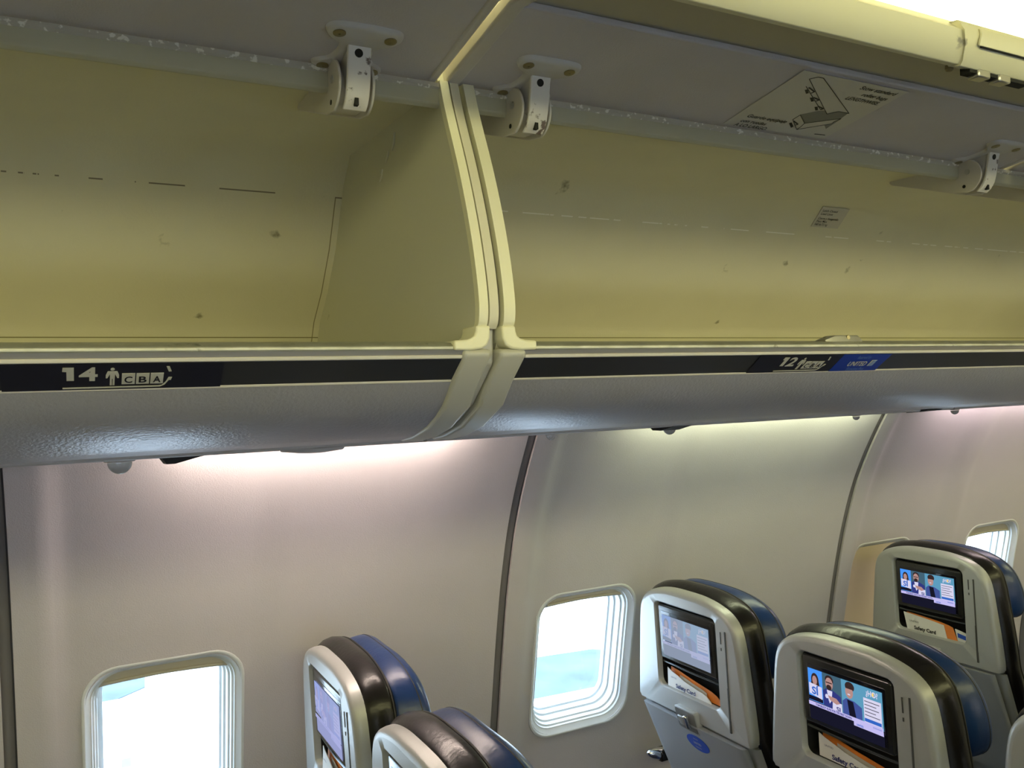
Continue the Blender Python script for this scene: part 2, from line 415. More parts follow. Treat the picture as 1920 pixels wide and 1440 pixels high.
# luminous coves over the bins
CE = emis('cove_diffuser', COVE['color'], COVE['strength'])
for sd, lab in ((1, 'long yellowish cove light strip glowing above the open luggage bins'), (-1, 'long yellowish cove light strip above the far side bins')):
    mb = MB((1, sd * .8, .5)); mb.sheet_x([(sd * y, z) for y, z in ((.66, .585), (.74, .570), (.82, .540), (.88, .505), (.93, .455))], [-2.19, 4.08])
    o = mb.build('cove_light', CE, solid=.004); tag(o, lab, 'ceiling light')
mb = MB(); mb.prism_x([(.66, .60), (.74, .585), (.84, .555), (.95, .46), (1.3, .40), (1.4, .52), (1.1, .66), (.66, .64)], -2.19, 4.08); tag(mb.build('ceiling', M['ceiling']), kind='structure')
mb = MB(); mb.prism_x([(-.66, .60), (-.74, .585), (-.84, .555), (-.95, .46), (-1.1, .43), (-1.2, .52), (-1.1, .66), (-.66, .64)], -2.19, 4.08); tag(mb.build('ceiling', M['ceiling']), kind='structure')

# ------------------------------------------------------------------ overhead bins
PITCH = 1.050; BX0 = -.645; BW = 1.045
CF = chaikin([(.879, .352), (.868, .318), (.832, .236), (.807, .160), (.795, .100), (.796, .074), (.803, .066)], 2, False)   # front edge of the end panels
INNER = [(.893, .3455), (1.211, .355), (1.247, .318), (1.299, .229), (1.351, .168), (1.402, .125), (1.421, .094), (1.415, .060), (1.38, .040), (.83, .036)]
FAIR = [(.829, .0120), (.838, .002), (.855, -.014), (.875, -.026), (.90, -.037), (.94, -.049), (.985, -.0565)]
DOOR_IN = [(.884, .3515), (.80, .3645), (.722, .3770)]
DT = Vector((0, -.988, .153)).normalized()        # direction of the door liner, hinge -> aisle
DN = Vector((0, -.153, -.988)).normalized()       # normal of the door liner, looking down
def dpt(x, y, lift=0.0):                          # a point on the door liner at depth y
    return Vector((x, y, .352 + .155 * (.878 - y))) + DN * lift

def make_bin(x0, idx, nd=1):
    XL = x0 + (nd - 1) * PITCH                     # start of the last door bay
    off = (x0 + BW / 2, 1.10, 0.0)
    FZ = .3017; 
    root = empty('overhead_bin', off)
    sx = lambda s: (x0 if s < .6 else XL) + s
    mats = [LINER[0] if idx == 0 else LINER[1]]
    # liner: thick walled box open to the aisle
    out = [(.83, .028), (1.38, .025), (1.44, .045), (1.445, .10), (1.42, .14), (1.315, .245), (1.262, .335), (1.23, .375), (.893, .385)]
    mb = MB(off); mb.prism_x(INNER + out, sx(.018), sx(1.033))
    mb.build('bin_liner', mats, root, smooth=50)
    # front lip of the bin ceiling
    mb = MB(off); mb.prism_x([(.876, .347), (.877, .326), (.882, .322), (.888, .325), (.893, .3455), (.893, .352)], sx(.018), sx(1.033)); mb.build('ceiling_lip', M['lip'], root, bevel=.0015)
    mb = MB(off); mb.prism_x([(.8745, .3495), (.874, .3445), (.8765, .3420), (.880, .3445), (.880, .3500)], sx(.018), sx(1.033)); mb.build('lip_edge', M['lipedge'], root)
    # end panels
    sect = CF + [(.83, .02), (.985, -.03), (1.42, -.02), (1.455, .05), (1.455, .12), (1.33, .26), (1.25, .40), (.90, .40)]
    for a, b in ((.0090, .021), (1.030, 1.0390)):
        mb = MB(off); mb.prism_x(sect, sx(a), sx(b)); e = mb.build('end_panel', M['creamin'], root, smooth=30)
        fr = [(y - .006, z) for y, z in CF]; bk = [(y + .004, z) for y, z in CF]
        mb = MB(off); mb.prism_x(fr + bk[::-1], sx(a - .0008), sx(b + .0008)); mb.build('edge_trim', M['cream'], e, bevel=.004, seg=3, smooth=60)
    fl = [(y - .0040, z) for y, z in CF]; bl = [(y + .02, z) for y, z in CF]
    mb = MB(off); mb.prism_x(fl + bl[::-1], sx(1.0424), sx(1.0530)); mb.build('filler_strip', M['filler'], root, bevel=.004, seg=3, smooth=60)
    # gap filler between neighbouring bottoms
    mb = MB(off); mb.prism_x([(.805, .07), (.808, .03), (.836, .006), (.86, -.014), (.90, -.033), (.955, -.048), (.985, -.052), (1.0, -.03), (.86, .03)], sx(1.036), sx(1.0535)); mb.build('joint_strip', M['faircap'], root, bevel=.003, smooth=50)
    # sill
    mb = MB(off); mb.prism_x([(.832, .036), (.832, .0538), (.828, .0545), (.801, .0512), (.7955, .0478), (.7955, .0440), (.799, .0425), (.803, .036)], sx(.046), sx(1.002)); mb.build('sill', M['sill'], root, bevel=.001)
    mb = MB(off); mb.prism_x([(.7965, .0440), (.7985, .0385), (.8035, .0382), (.8035, .0440)], sx(.030), sx(1.018)); mb.build('sill_front', M['sillfront'], root)
    mb = MB(off); mb.prism_x([(.7965, .0386), (.7975, .0350), (.805, .0340), (.805, .0386)], sx(.036), sx(1.012)); mb.build('channel_strip', M['strip'], root, bevel=.0008)
    # placard band
    P0 = Vector((0, .7995, .0348)); PD = Vector((0, .0290, -.0218)); pv = -PD.normalized(); pw = Vector((0, -.60, -.80)).normalized(); PL = PD.length
    mb = MB(off); mb.prism_x([(.7995, .0350), (.8285, .0130), (.833, .0180), (.805, .0385)], sx(.036), sx(1.012)); pl = mb.build('placard_band', M['placard2'], root)
    mb = MB(off); mb.prism_x([(.8270, .0142), (.8285, .0116), (.836, .0105), (.834, .0150)], sx(.036), sx(1.012)); mb.build('lower_edge', M['strip'], root, bevel=.0006)
    # underside
    mb = MB(off); mb.prism_x(FAIR + [(1.0, -.045), (1.0, .0), (.86, .027)], sx(.036), sx(1.012)); mb.build('bin_underside', M['fairing'], root, smooth=60)
    # end caps: wrap the placard and underside; rounded corner feet run onto the sill
    for a, b, s_ in ((.004, .036, 1), (1.012, 1.0445, -1)):
        top = [(.802, .0450), (.7940, .0440), (.7935, .0395), (.7955, .0350), (.8260, .0090), (.850, -.017), (.90, -.0410), (.95, -.0535), (.99, -.0590), (1.0, -.04), (.86, .02), (.86, .045)]
        mb = MB(off); mb.prism_x(top, sx(a), sx(b)); c = mb.build('end_cap', M['faircap'], root, bevel=.004, seg=3, smooth=50)
        e0 = .0065 if s_ > 0 else 1.0430
        P = [(0, .0690), (.0165, .0690), (.0170, .0630), (.0185, .0585), (.0225, .0555), (.0290, .0540), (.0420, .0535), (.0420, .0435), (.0230, .0430), (.0110, .0445), (.0040, .0485), (.0005, .0560)]
        L = [[(sx(e0) + s_ * (p[0] if True else 0), y, p[1]) for p in P] for y in (.7925, .8280)]
        mb = MB(off); mb.loops(L, True, True, True); mb.build('corner_foot', M['cream'], c, bevel=.0025, seg=3, smooth=50)
    for x0 in [x0 + k_ * PITCH for k_ in range(nd)]:
        sx = lambda s, x0=x0: x0 + s
        # open door
        a, b = -.012, 1.028
        mb = MB(off)
        mb.prism_x(DOOR_IN + [(.722, .3845), (.884, .372)], sx(a + .012), sx(b - .008))
        door = mb.build('bin_door', M['doorin'], root, bevel=.002)
        outer = [(.884, .372), (.722, .3845), (.716, .3835), (.66, .3700), (.612, .3540), (.6015, .3490), (.5915, .3470), (.5870, .3505), (.5790, .3620), (.5755, .3760), (.590, .392), (.68, .415), (.80, .418), (.890, .400)]
        mb = MB(off); mb.prism_x(outer, sx(a + .002), sx(b - .002)); mb.build('door_skin', [M['olive']], door, smooth=40)
        nose = [(.6020, .3482), (.5910, .3455), (.5865, .3490), (.5780, .3615), (.5740, .3765), (.5760, .3770), (.5805, .3630), (.590, .3520), (.603, .3505)]
        mb = MB(off); mb.prism_x(nose, sx(a), sx(b)); mb.build('door_nose', M['cream'], door, bevel=.0015, smooth=50)
        for q, w_ in ((a, .011), (b - .019, .019)) if False else ((a, .0185), (b - .0115, .0115)):
            mb = MB(off); mb.prism_x([(.886, .3500), (.80, .3625), (.720, .3748), (.66, .3665), (.607, .3480), (.607, .3600), (.70, .392), (.886, .375)], sx(q), sx(q + w_)); mb.build('door_rim', M['rim'], door, bevel=.003, seg=3)
        # latch on the door nose
        lx0, lx1 = .462, .655
        cover = [(.6015, .3470), (.5895, .3435), (.5845, .3475), (.5755, .3610), (.5710, .3740), (.5740, .3850), (.585, .3860), (.60, .36)]
        mb = MB(off)
        L = []
        for x, g in ((lx0 + .022, 0), (lx0 + .020, 1), (lx1, 1), (lx1 + .002, 0)):
            L.append([(sx(x) - (.020 * max(0, (z - .345) / .035)) * (1 if x < .5 else 0), y + (0 if g else .0015), z) for y, z in cover])
        mb.loops(L, True, True, True); lt = mb.build('door_latch', M['cream'], door, bevel=.0012, smooth=50)
        mb = MB(off); mb.loops([[(sx(x), y, z) for y, z in ((.5742, .3625), (.5712, .3730), (.5725, .3800), (.5695, .3795), (.5685, .3725), (.5720, .3610))] for x in (lx0 + .030, lx0 + .038, lx1 - .01)], True, True, True); mb.build('paddle', M['cream'], lt, bevel=.001)
        mb = MB(off); mb.prism_x([(.5735, .3600), (.5722, .3615), (.5745, .3625), (.5755, .3610)], sx(lx0 + .036), sx(lx1 - .01)); mb.build('paddle_gap', M['hole'], lt)
        mb = MB(off); mb.box((sx(lx0 + .040), .590, .3400), (sx(lx0 + .150), .602, .3480)); mb.build('latch_recess', M['hole'], lt)
        for i, xx in enumerate((.052, .090)):
            mb = MB(off); mb.box((sx(lx0 + xx), .5875, .3360), (sx(lx0 + xx + .022), .602, .3455)); mb.build('striker', M['metal'], lt, bevel=.002)
        for xx in (.025, .135):
            mb = MB(off); c = Vector((sx(lx0 + xx), .6045, .3490)); mb.lathe(c, (0, .1, -1), [(.0, -.002), (.0045, -.001), (.0045, .0035), (.003, .0055), (0, .006)], 16); mb.build('screw', M['screw'], lt)
        # sill latch plate
        mb = MB(off); q0 = sx(.500); L = []
        for x, h in ((0, .0545), (.018, .0605), (.062, .0605), (.072, .0540)):
            L.append([(q0 + x, .801 + (.004 if x in (0, .072) else 0), .0515), (q0 + x, .804, h), (q0 + x, .822, h), (q0 + x, .826, .0515)])
        mb.loops(L, True, True, True); k = mb.build('sill_striker', M['metal'], root, bevel=.001)
        mb = MB(off); mb.lathe((q0 + .042, .8035, .0575), (0, -1, .1), [(0, 0), (.0035, .0003), (.0030, .0012), (0, .0013)], 12); mb.build('screw', M['screw'], k)
        # hinges
        for s_ in (.085, .922):
            hx = sx(s_)
            T = [(-.040, .8095), (-.036, .8010), (-.026, .7965), (.026, .7965), (.037, .8005), (.040, .8090), (.034, .8190), (.020, .8260), (.0165, .8420), (.022, .8600), (.034, .8660), (.0385, .8730), (.034, .8795), (.022, .8800),
                 (-.022, .8800), (-.034, .8795), (-.0385, .8725), (-.034, .8660), (-.022, .8600), (-.0165, .8420), (-.020, .8260), (-.036, .8180)]
            T = chaikin(T, 2)
            cT = (0, .84)
            mb = MB(off)
            mb.loops([[dpt(hx + p[0], p[1], l) for p in shrink(T, cT, d)] for d, l in ((-.0012, -.001), (-.0005, .002), (.0012, .0040), (.004, .0050))], True, True, True)
            br = mb.build('hinge_bracket', M['hinge'], root, smooth=60)
            for px, py in ((-.0265, .8095), (.0265, .8095), (-.0265, .8725), (.0275, .8720)):
                mb = MB(off); mb.lathe(dpt(hx + px, py, .0048), DN, [(.0064, -.001), (.0064, .0010), (.0050, .0016), (.0012, .0016), (.001, .0009), (0, .0008)], 20); mb.build('screw', M['screw'], br)
            # gusset between plate and arm
            mb = MB(off); mb.loops([[(hx + a_, .831, .357), (hx + a_, .868, .350), (hx + a_, .866, .315), (hx + a_, .842, .320)] for a_ in (-.0105, .0105)], True, True, True); mb.build('gusset', M['hinge'], br, bevel=.003)
            # arm: bent strip that wraps the front of the housing
            path = [(.8235, .3635), (.8275, .350), (.8305, .335), (.8335, .320), (.8375, .309), (.8425, .3020), (.8500, .2965)]
            back = [(y + .004, z + .0015) for y, z in path]
            mb = MB(off); mb.prism_x(path + back[::-1], hx - .0125, hx + .0125); ar = mb.build('hinge_arm', M['arm'], br, bevel=.0012, smooth=50)
            t = (Vector((0, .8305, .335)) - Vector((0, .8275, .350))).normalized(); nn = Vector((0, t.z, -t.y));  nn = nn if nn.y < 0 else -nn
            mb = MB(off); mb.lathe(Vector((hx - .001, .8278, .3485)), nn, [(.0043, -.001), (.0043, .0006), (0, .0007)], 18); mb.build('bolt_hole', M['hole'], ar)
            mb = MB(off); mb.box((hx - .003, .8385, .2990), (hx + .001, .8440, .3065)); mb.build('slot', M['hole'], ar)
            # housing plates and body
            cy, cz, rr = .865, .3245, .027
            arc = [(cy + rr * math.cos(t_), cz + rr * math.sin(t_)) for t_ in [math.radians(a_) for a_ in range(85, 266, 12)]]
            side = arc + [(.89, .3020), (.985, .3350), (1.003, .3410), (1.008, .3450), (1.008, .3490), (.93, .3490)]
            for a_ in (-.0195, .0165):
                mb = MB(off); mb.prism_x(side, hx + a_, hx + a_ + .003); hp = mb.build('hinge_housing', M['hinge'], br, bevel=.001)
            arc2 = [(cy + .005 + .020 * math.cos(t_), cz + .020 * math.sin(t_)) for t_ in [math.radians(a_) for a_ in range(90, 265, 14)]]
            mb = MB(off); mb.prism_x(arc2 + [(.90, .3080), (.98, .3360), (1.003, .3440), (1.003, .348), (.93, .348)], hx - .0162, hx + .0162); mb.build('housing_body', M['hinge'], br)
            for py, pz in ((.862, .3310), (.868, .3085)):
                mb = MB(off); mb.lathe((hx - .0195, py, pz), (-1, 0, 0), [(.0045, 0), (.0045, .0010), (.0015, .0012), (0, .0006)] if pz > .32 else [(.0028, 0), (.0028, .0004), (0, .0004)], 14); mb.build('pin', M['metal'] if pz > .32 else M['hole'], br)
    sx = lambda s: XL + s
    # shelf moulding marks high on the end wall
    for i, (y_, z_, h_) in enumerate(((1.02, .335, .020), (1.045, .318, .012), (1.07, .300, .014))):
        mb = MB(off); mb.tube([(sx(1.0295), y_, z_), (sx(1.0290), y_ + .003, z_ - h_ * .6), (sx(1.0295), y_ + .012, z_ - h_)], .0016, 8); mb.build('peg', M['creamin'], root)
    return root, off, pl, next(c for c in root.children if c.name.startswith('bin_door')), (P0, PD, pv, pw)

FOLD_Z = .3017; SEAM_X = .480; LOW_Z = .1005
LINER = [liner_mat('bin_liner_laminate_dark_fold', (.19, .165, .12), .4975), liner_mat('bin_liner_laminate_pale_fold', (.80, .78, .72), 9)]
BIN_LABELS = ['open overhead luggage bin on the left, its placard numbered 14',
              'long open overhead luggage bin on the right, placard numbered 12 beside a blue decal']

def man_shape():
    return [[(-.13, 0), (-.02, 0), (-.02, .40), (-.13, .40)], [(.02, 0), (.13, 0), (.13, .40), (.02, .40)],
            [(-.13, .38), (.13, .38), (.14, .66), (.27, .42), (.36, .42), (.36, .60), (.26, .82), (-.26, .82), (-.36, .60), (-.36, .42), (-.27, .42), (-.14, .66)],
            [(.115 * math.cos(t * math.pi / 8), .94 + .075 * math.sin(t * math.pi / 8)) for t in range(16)]]

def row_placard(pl, off, G, x0, num, tilt=0):
    P0, PD, pv, pw = G; PL = PD.length; u = Vector((1, 0, 0))
    def P(x, t): return Vector((x, 0, 0)) + P0 + PD * t + pw * .0006
    d0 = MB(off); d0.loops([[P(x0 - .045, .01), P(x0 + .13, .01), P(x0 + .13, .97), P(x0 - .045, .97)], [p + pw * .0003 for p in (P(x0 - .045, .01), P(x0 + .13, .01), P(x0 + .13, .97), P(x0 - .045, .97))]], True, True, True)
    k = d0.build('row_decal', M['placard'], pl, smooth=0)
    mb = MB(off); w = pw
    mb.flat(P(x0, .60) + w * .0005, u, pv, [(.0004, .0175), (.0088, .0175), (.0088, 0), (.0032, 0), (.0032, .0120), (0, .0124)], .0003, w)
    put_text(mb, num[1], P(x0 + .0125, .60), u, pv, w, .0175, width=.0145, extra=.03, lift=.0008)
    for poly in man_shape(): mb.flat(P(x0 + .0385, .80) + w * .0005, u, pv, [(p[0] * .0145, p[1] * .0235) for p in poly], .0003, w)
    for i, ch in enumerate('CBA'):
        q = x0 + .0460 + i * .0116
        mb.flat(P(q, .77) + w * .0005, u, pv, [(0, 0), (.0106, 0), (.0106, .0150), (0, .0150)], .0003, w)
    mb.flat(P(x0, .915) + w * .0005, u, pv, [(0, 0), (.0775, .0006), (.0815, .0035), (.0845, .0100), (.0862, .0100), (.0870, .0140), (.0840, .0140), (.0820, .0075), (.0790, .0030), (.0760, .0022), (0, .0018)], .0003, w)
    mb.flat(P(x0 + .083, .33) + w * .0005, u, pv, [(-.0015, .0080), (.0010, .0080), (.0032, .0010), (.0008, .0008)], .0003, w)
    mb.build('row_sign', M['print'], k, smooth=0)
    mb = MB(off)
    for i, ch in enumerate('CBA'):
        put_text(mb, ch, P(x0 + .0460 + i * .0116 + .0053, .70), u, pv, w, .0085, width=.0064, align='c', extra=.02, lift=.0012)
    mb.build('seat_letter', M['placard'], k, smooth=0)

bins = []
for i in range(2):
    b = make_bin(BX0 + i * PITCH, i, 1 + i); tag(b[0], BIN_LABELS[i], 'luggage bin', 'open overhead luggage bins'); bins.append(b)
row_placard(bins[0][2], bins[0][1], bins[0][4], .001, '14')
row_placard(bins[1][2], bins[1][1], bins[1][4], .828, '12')
# blue decal on the middle bin's band
off = bins[1][1]; P0, PD, pv, pw = bins[1][4]; U = Vector((1, 0, 0))
def PP(x, t): return Vector((x, 0, 0)) + P0 + PD * t + pw * .0007
mb = MB(off); mb.loops([[PP(.934, .0), PP(1.030, .0), PP(1.028, .985), PP(.934, .985)], [q + pw * .0004 for q in (PP(.934, .0), PP(1.030, .0), PP(1.028, .985), PP(.934, .985))]], True, True, True)
dec = mb.build('blue_decal', M['blue'], bins[1][2], smooth=0)
mb = MB(off); put_text(mb, 'UNITED', PP(.9585, .66), U, pv, pw, .0095, width=.036, extra=.02, lift=.001)
mb.flat(PP(1.000, .68) + pw * .0008, U, pv, [(0, 0), (.0105, 0), (.0105, .0125), (0, .0125)], .0003, pw)
mb.build('airline_word', M['print'], dec, smooth=0)
mb = MB(off); put_text(mb, 'Reserved for', PP(.9665, .24), U, pv, pw, .0062, width=.026, lift=.001); put_text(mb, 'Economy Plus', PP(.965, .93), U, pv, pw, .0062, width=.034, lift=.001)
for k in range(3): mb.flat(PP(1.0015 + k * .003, .67) + pw * .0013, U, pv, [(0, 0), (.0012, 0), (.0022, .012), (.001, .012)], .0003, pw)
mb.build('small_words', M['bluebright'], dec, smooth=0)

# sticker on the middle bin's door
off = bins[1][1]; door = bins[1][3]
DU = Vector((1, 0, 0))
mb = MB(off); c = [dpt(.800, .872), dpt(.990, .872), dpt(.990, .729), dpt(.800, .729)]
mb.loops([[p + DN * .0002 for p in c], [p + DN * .0008 for p in c]], True, True, True)
stk = mb.build('door_sticker', M['sticker'], door, smooth=0, bevel=.0003)
mb = MB(off)
for txt, y, w_ in (('Guarde equipaje', .8465, .071), ('con ruedas', .8600, .045), ('A LO LARGO.', .8735 - .002, .059)):
    put_text(mb, txt, dpt(.8175 + (.001 if 'con' in txt else 0), y), DU, DT, DN, .0078, width=w_, extra=.012, lift=.0012)
for txt, y, w_ in (('Stow standard', .7425, .066), ('roller bags', .7560, .047), ('LENGTHWISE.', .7690, .062)):
    put_text(mb, txt, dpt(.978, y), DU, DT, DN, .0078, width=w_, align='r', extra=.012, lift=.0012)
SH = dict(lid=[(0.8232, 0.7426), (0.8311, 0.7356), (0.8398, 0.7354), (0.9585, 0.7982), (0.9389, 0.798), (0.9269, 0.8082)],
 body=[(0.8906, 0.8209), (0.9074, 0.8052), (0.9184, 0.8022), (0.9276, 0.808), (0.9375, 0.7983), (0.957, 0.7978), (0.9603, 0.8134), (0.918, 0.8391)],
 side=[(0.918, 0.8391), (0.9603, 0.8134), (0.9579, 0.8227), (0.9599, 0.8294), (0.9218, 0.8574), (0.9214, 0.85)],
 front=[(0.8911, 0.8348), (0.8906, 0.8209), (0.918, 0.8391), (0.9214, 0.85), (0.9213, 0.8569)],
 tri=[(0.9529, 0.8357), (0.9599, 0.8294), (0.9592, 0.8108), (0.962, 0.8150), (0.9638, 0.8329), (0.9654, 0.8444)],
 k1=[(0.8405, 0.766), (0.8435, 0.7637), (0.8525, 0.7706), (0.8503, 0.7732)], k2=[(0.8643, 0.78), (0.8681, 0.7784), (0.8777, 0.7853), (0.8753, 0.7878)],
 k3=[(0.8924, 0.7979), (0.896, 0.7961), (0.9048, 0.8032), (0.9017, 0.8051)], k4=[(0.8948, 0.8453), (0.8968, 0.8425), (0.9099, 0.8516), (0.909, 0.8556)])
def pol(mb, pts, l0=.0009, l1=.0011): mb.loops([[dpt(p[0], p[1], l0) for p in pts], [dpt(p[0], p[1], l1) for p in pts]], True, True, True)
def line(mb, pts, w=.0006, closed=True):
    n = len(pts)
    for i in range(n if closed else n - 1):
        a = Vector(pts[i]); b = Vector(pts[(i + 1) % n]); d = (b - a).normalized(); q = Vector((-d.y, d.x)) * w
        pol(mb, [tuple(a - q), tuple(b - q), tuple(b + q), tuple(a + q)], .0011, .0014)
for k in ('k1', 'k2', 'k3', 'k4'): pol(mb, SH[k])
for V4 in ([(0.8403, 0.7592), (0.8571, 0.7655), (0.8557, 0.7697)], [(0.8685, 0.7775), (0.8822, 0.7806), (0.8804, 0.7845)], [(0.8957, 0.7948), (0.9091, 0.7979), (0.9067, 0.8013)], [(0.8959, 0.8378), (0.9105, 0.844), (0.9089, 0.8468)]):
    line(mb, V4, .0009, False)
for k in ('lid', 'side', 'front'): line(mb, SH[k], .0004)
line(mb, [(.9614, .8613), (.9811, .8602)], .0007, False)
line(mb, [(.834, .758), (.905, .800)], .0004, False)
mb.build('instruction_print', M['black'], stk, smooth=0)
mb = MB(off); pol(mb, SH['body']); pol(mb, SH['tri']); mb.build('grey_print', M['stickgrey'], stk, smooth=0)

# weight label on the back wall of the middle bin
BD = Vector((0, .036, -.037)).normalized(); BN = Vector((0, -.037, -.036)).normalized()
def bpt(x, t, l=0): return Vector((x, 1.214, .352)) + BD * t + BN * l + Vector((0, 0.0, 0))
mb = MB(off); c = [bpt(1.395, .052, .001), bpt(1.478, .052, .001), bpt(1.478, .002, .001), bpt(1.395, .002, .001)]
L0 = [Vector((1.370, 1.2130, .3525)), Vector((1.448, 1.2130, .3525)), Vector((1.448, 1.2460, .3185)), Vector((1.370, 1.2460, .3185))]
LD = (L0[3] - L0[0]).normalized(); LN = Vector((0, LD.z, -LD.y)); LN = LN if LN.y < 0 else -LN
mb = MB(off); mb.loops([[p + LN * .0005 for p in L0], [p + LN * .0014 for p in L0]], True, True, True)
lb = mb.build('weight_label', M['label'], bins[1][0], smooth=0)
mb = MB(off)
for txt, t, w_ in (('Latch Closed', .0105, .042), ('Load Limit', .0180, .034), ('Cierre y Asegurado', .0285, .058), ('Peso Max', .0355, .030), ('160 lb/72 kg', .0430, .036)):
    put_text(mb, txt, L0[0] + Vector((.006, 0, 0)) + LD * t + LN * .0014, U, -LD, LN, .0050, width=w_, extra=.01, lift=.0004)
mb.build('label_print', M['black'], lb, smooth=0)

# ------------------------------------------------------------------ service panels and wall wash lights under the bins
PSU_L = ['slim reading light unit under the left bin, with one reading light lens', 'slim reading light unit under the middle bin, with three small lenses', 'slim reading light unit at the right edge of the view']
DOMES = {0: [(.056, 1.05, .0130), ], 1: [(.707, 1.20, .0075), (.872, 1.10, .0105), (1.311, 1.10, .0065)], 2: [(1.60, 1.1, .008), (1.93, 1.1, .012)]}
for i in range(3):
    x0 = BX0 + i * PITCH; off = (x0 + .52, 1.2, -.06)
    r = empty('reading_light_unit', off); tag(r, PSU_L[i], 'reading light unit', 'reading light units under the bins')
    mb = MB(off); mb.prism_x([(1.001, -.0600), (1.004, -.0615), (1.435, -.0865), (1.445, -.080), (1.44, -.030), (.99, -.030)], x0 + .002, x0 + PITCH - .002); mb.build('panel', M['psu'], r, bevel=.001)
    for x, y, R_ in DOMES[i]:
        z = -.0605 - (y - 1.0) * .06
        mb = MB(off); mb.lathe((x, y, z + .001), (0, 0, -1), [(R_ * 1.25, 0), (R_ * 1.25, .0025), (R_ * 1.02, .003)], 24); rg = mb.build('lens_ring', M['psu'], r)
        mb = MB(off); mb.lathe((x, y, z - .001), (0, 0, -1), [(R_ * math.cos(t * math.pi / 16), .002 + R_ * math.sin(t * math.pi / 16)) for t in range(9)], 24); mb.build('lens', M['glassdome'], rg)
    if i == 0:   # small dark flap hanging open
        mb = MB(off); mb.loops([[(.105, 1.12, -.066), (.112, 1.12, -.0765), (.122, 1.12, -.0765), (.160, 1.12, -.0675)], [(.105, 1.16, -.068), (.112, 1.16, -.078), (.122, 1.16, -.078), (.160, 1.16, -.0695)]], True, True, True)
        mb.build('open_flap', M['recess'], r)
        mb = MB(off); mb.lathe((.30, 1.15, -.065), (0, 0, -1), [(.045, 0), (.042, .007), (.02, .010), (0, .0105)], 24); mb.build('grille', M['psu'], r)
    if i == 1:
        mb = MB(off); mb.prism_x([(1.0, -.061), (1.03, -.068), (1.05, -.068), (1.06, -.062)], .80, .835); mb.build('open_flap', M['recess'], r)
        mb = MB(off); mb.prism_x([(.985, -.0580), (.990, -.0600), (1.03, -.0640), (1.03, -.058)], 1.36, 1.40); mb.build('gap_cover', M['recess'], r)

for i, (a, b, c, s_) in enumerate(TUBES):
    o_ = ((a + b) / 2, 1.50, -.062)
    mb = MB(o_); mb.tube([(a, 1.500, -.066), (b, 1.500, -.066)], .009, 12)
    t = mb.build('fluorescent_tube', emis('tube_%d' % i, c, s_))
    mb = MB((o_[0], -1.5, -.14)); mb.tube([(a, -1.60, -.150), (b, -1.60, -.150)], .009, 12); t2 = mb.build('fluorescent_tube', emis('far_tube_%d' % i, (1, .90, .84), 34)); tag(t2, ['aftmost', 'second', 'third', 'fourth', 'foremost'][i] + ' wall wash tube along the far side wall, counted from the rear', 'tube light', 'far side wall wash tubes')
    tag(t, ['wall wash tube left of the picture', 'warm white tube hidden above the left window, glowing on the wall', 'greenish white tube hidden above the second window, glowing on the wall', 'pinkish white tube above the farthest windows at the right', 'wall wash tube beyond the right edge'][i], 'tube light', 'wall wash tubes')
# ledge that carries the tubes
mb = MB(); mb.prism_x([(1.44, -.03), (1.52, -.035), (1.60, -.035), (1.70, -.02), (1.70, .0), (1.44, -.0)], -2.19, 4.08); tag(mb.build('trim_3', M['psu']), kind='structure')

# ------------------------------------------------------------------ seats
TOP = 1.1415
def fx(v):
    d = -v
    return .040 * d if d < .28 else .0112 + (d - .28) * .42
def SP(y, v, x=0.0): return (fx(v) + x, y, TOP + v)
half = [(.03, .0025), (.06, .001), (.095, -.0045), (.128, -.014), (.152, -.029), (.167, -.050), (.175, -.085), (.181, -.14), (.188, -.20), (.193, -.262)]
def mirror(h): return [(-y, v) for y, v in h[::-1]] + h
UP = chaikin(mirror(half), 2, False) + [(.193, -.286), (-.193, -.286)]
RC = (0, -.134); NN = 160
REC = rrect(.1035, .0975, .014, 8, 0, -.134)
def shrink_top(P, c, d):                            # like shrink, but the straight lower edge stays crisp
    o = []
    for p in P:
        k = 1 - .88 * sstep(-.235, -.275, p[1]) if False else (.12 if p[1] < -.283 else 1 - .88 * max(0, min(1, (-.25 - p[1]) / .033)) * (1 if abs(p[0]) < .185 else .3))
        o.append(shrink([p], c, d * k)[0])
    return o
def shell_loops(mb, poly, c, spec, top=False):
    R = radial(poly, c, NN)
    mb.loops([[SP(p[0], p[1], x) for p in (shrink_top if top else shrink)(R, c, d)] for d, x in spec])

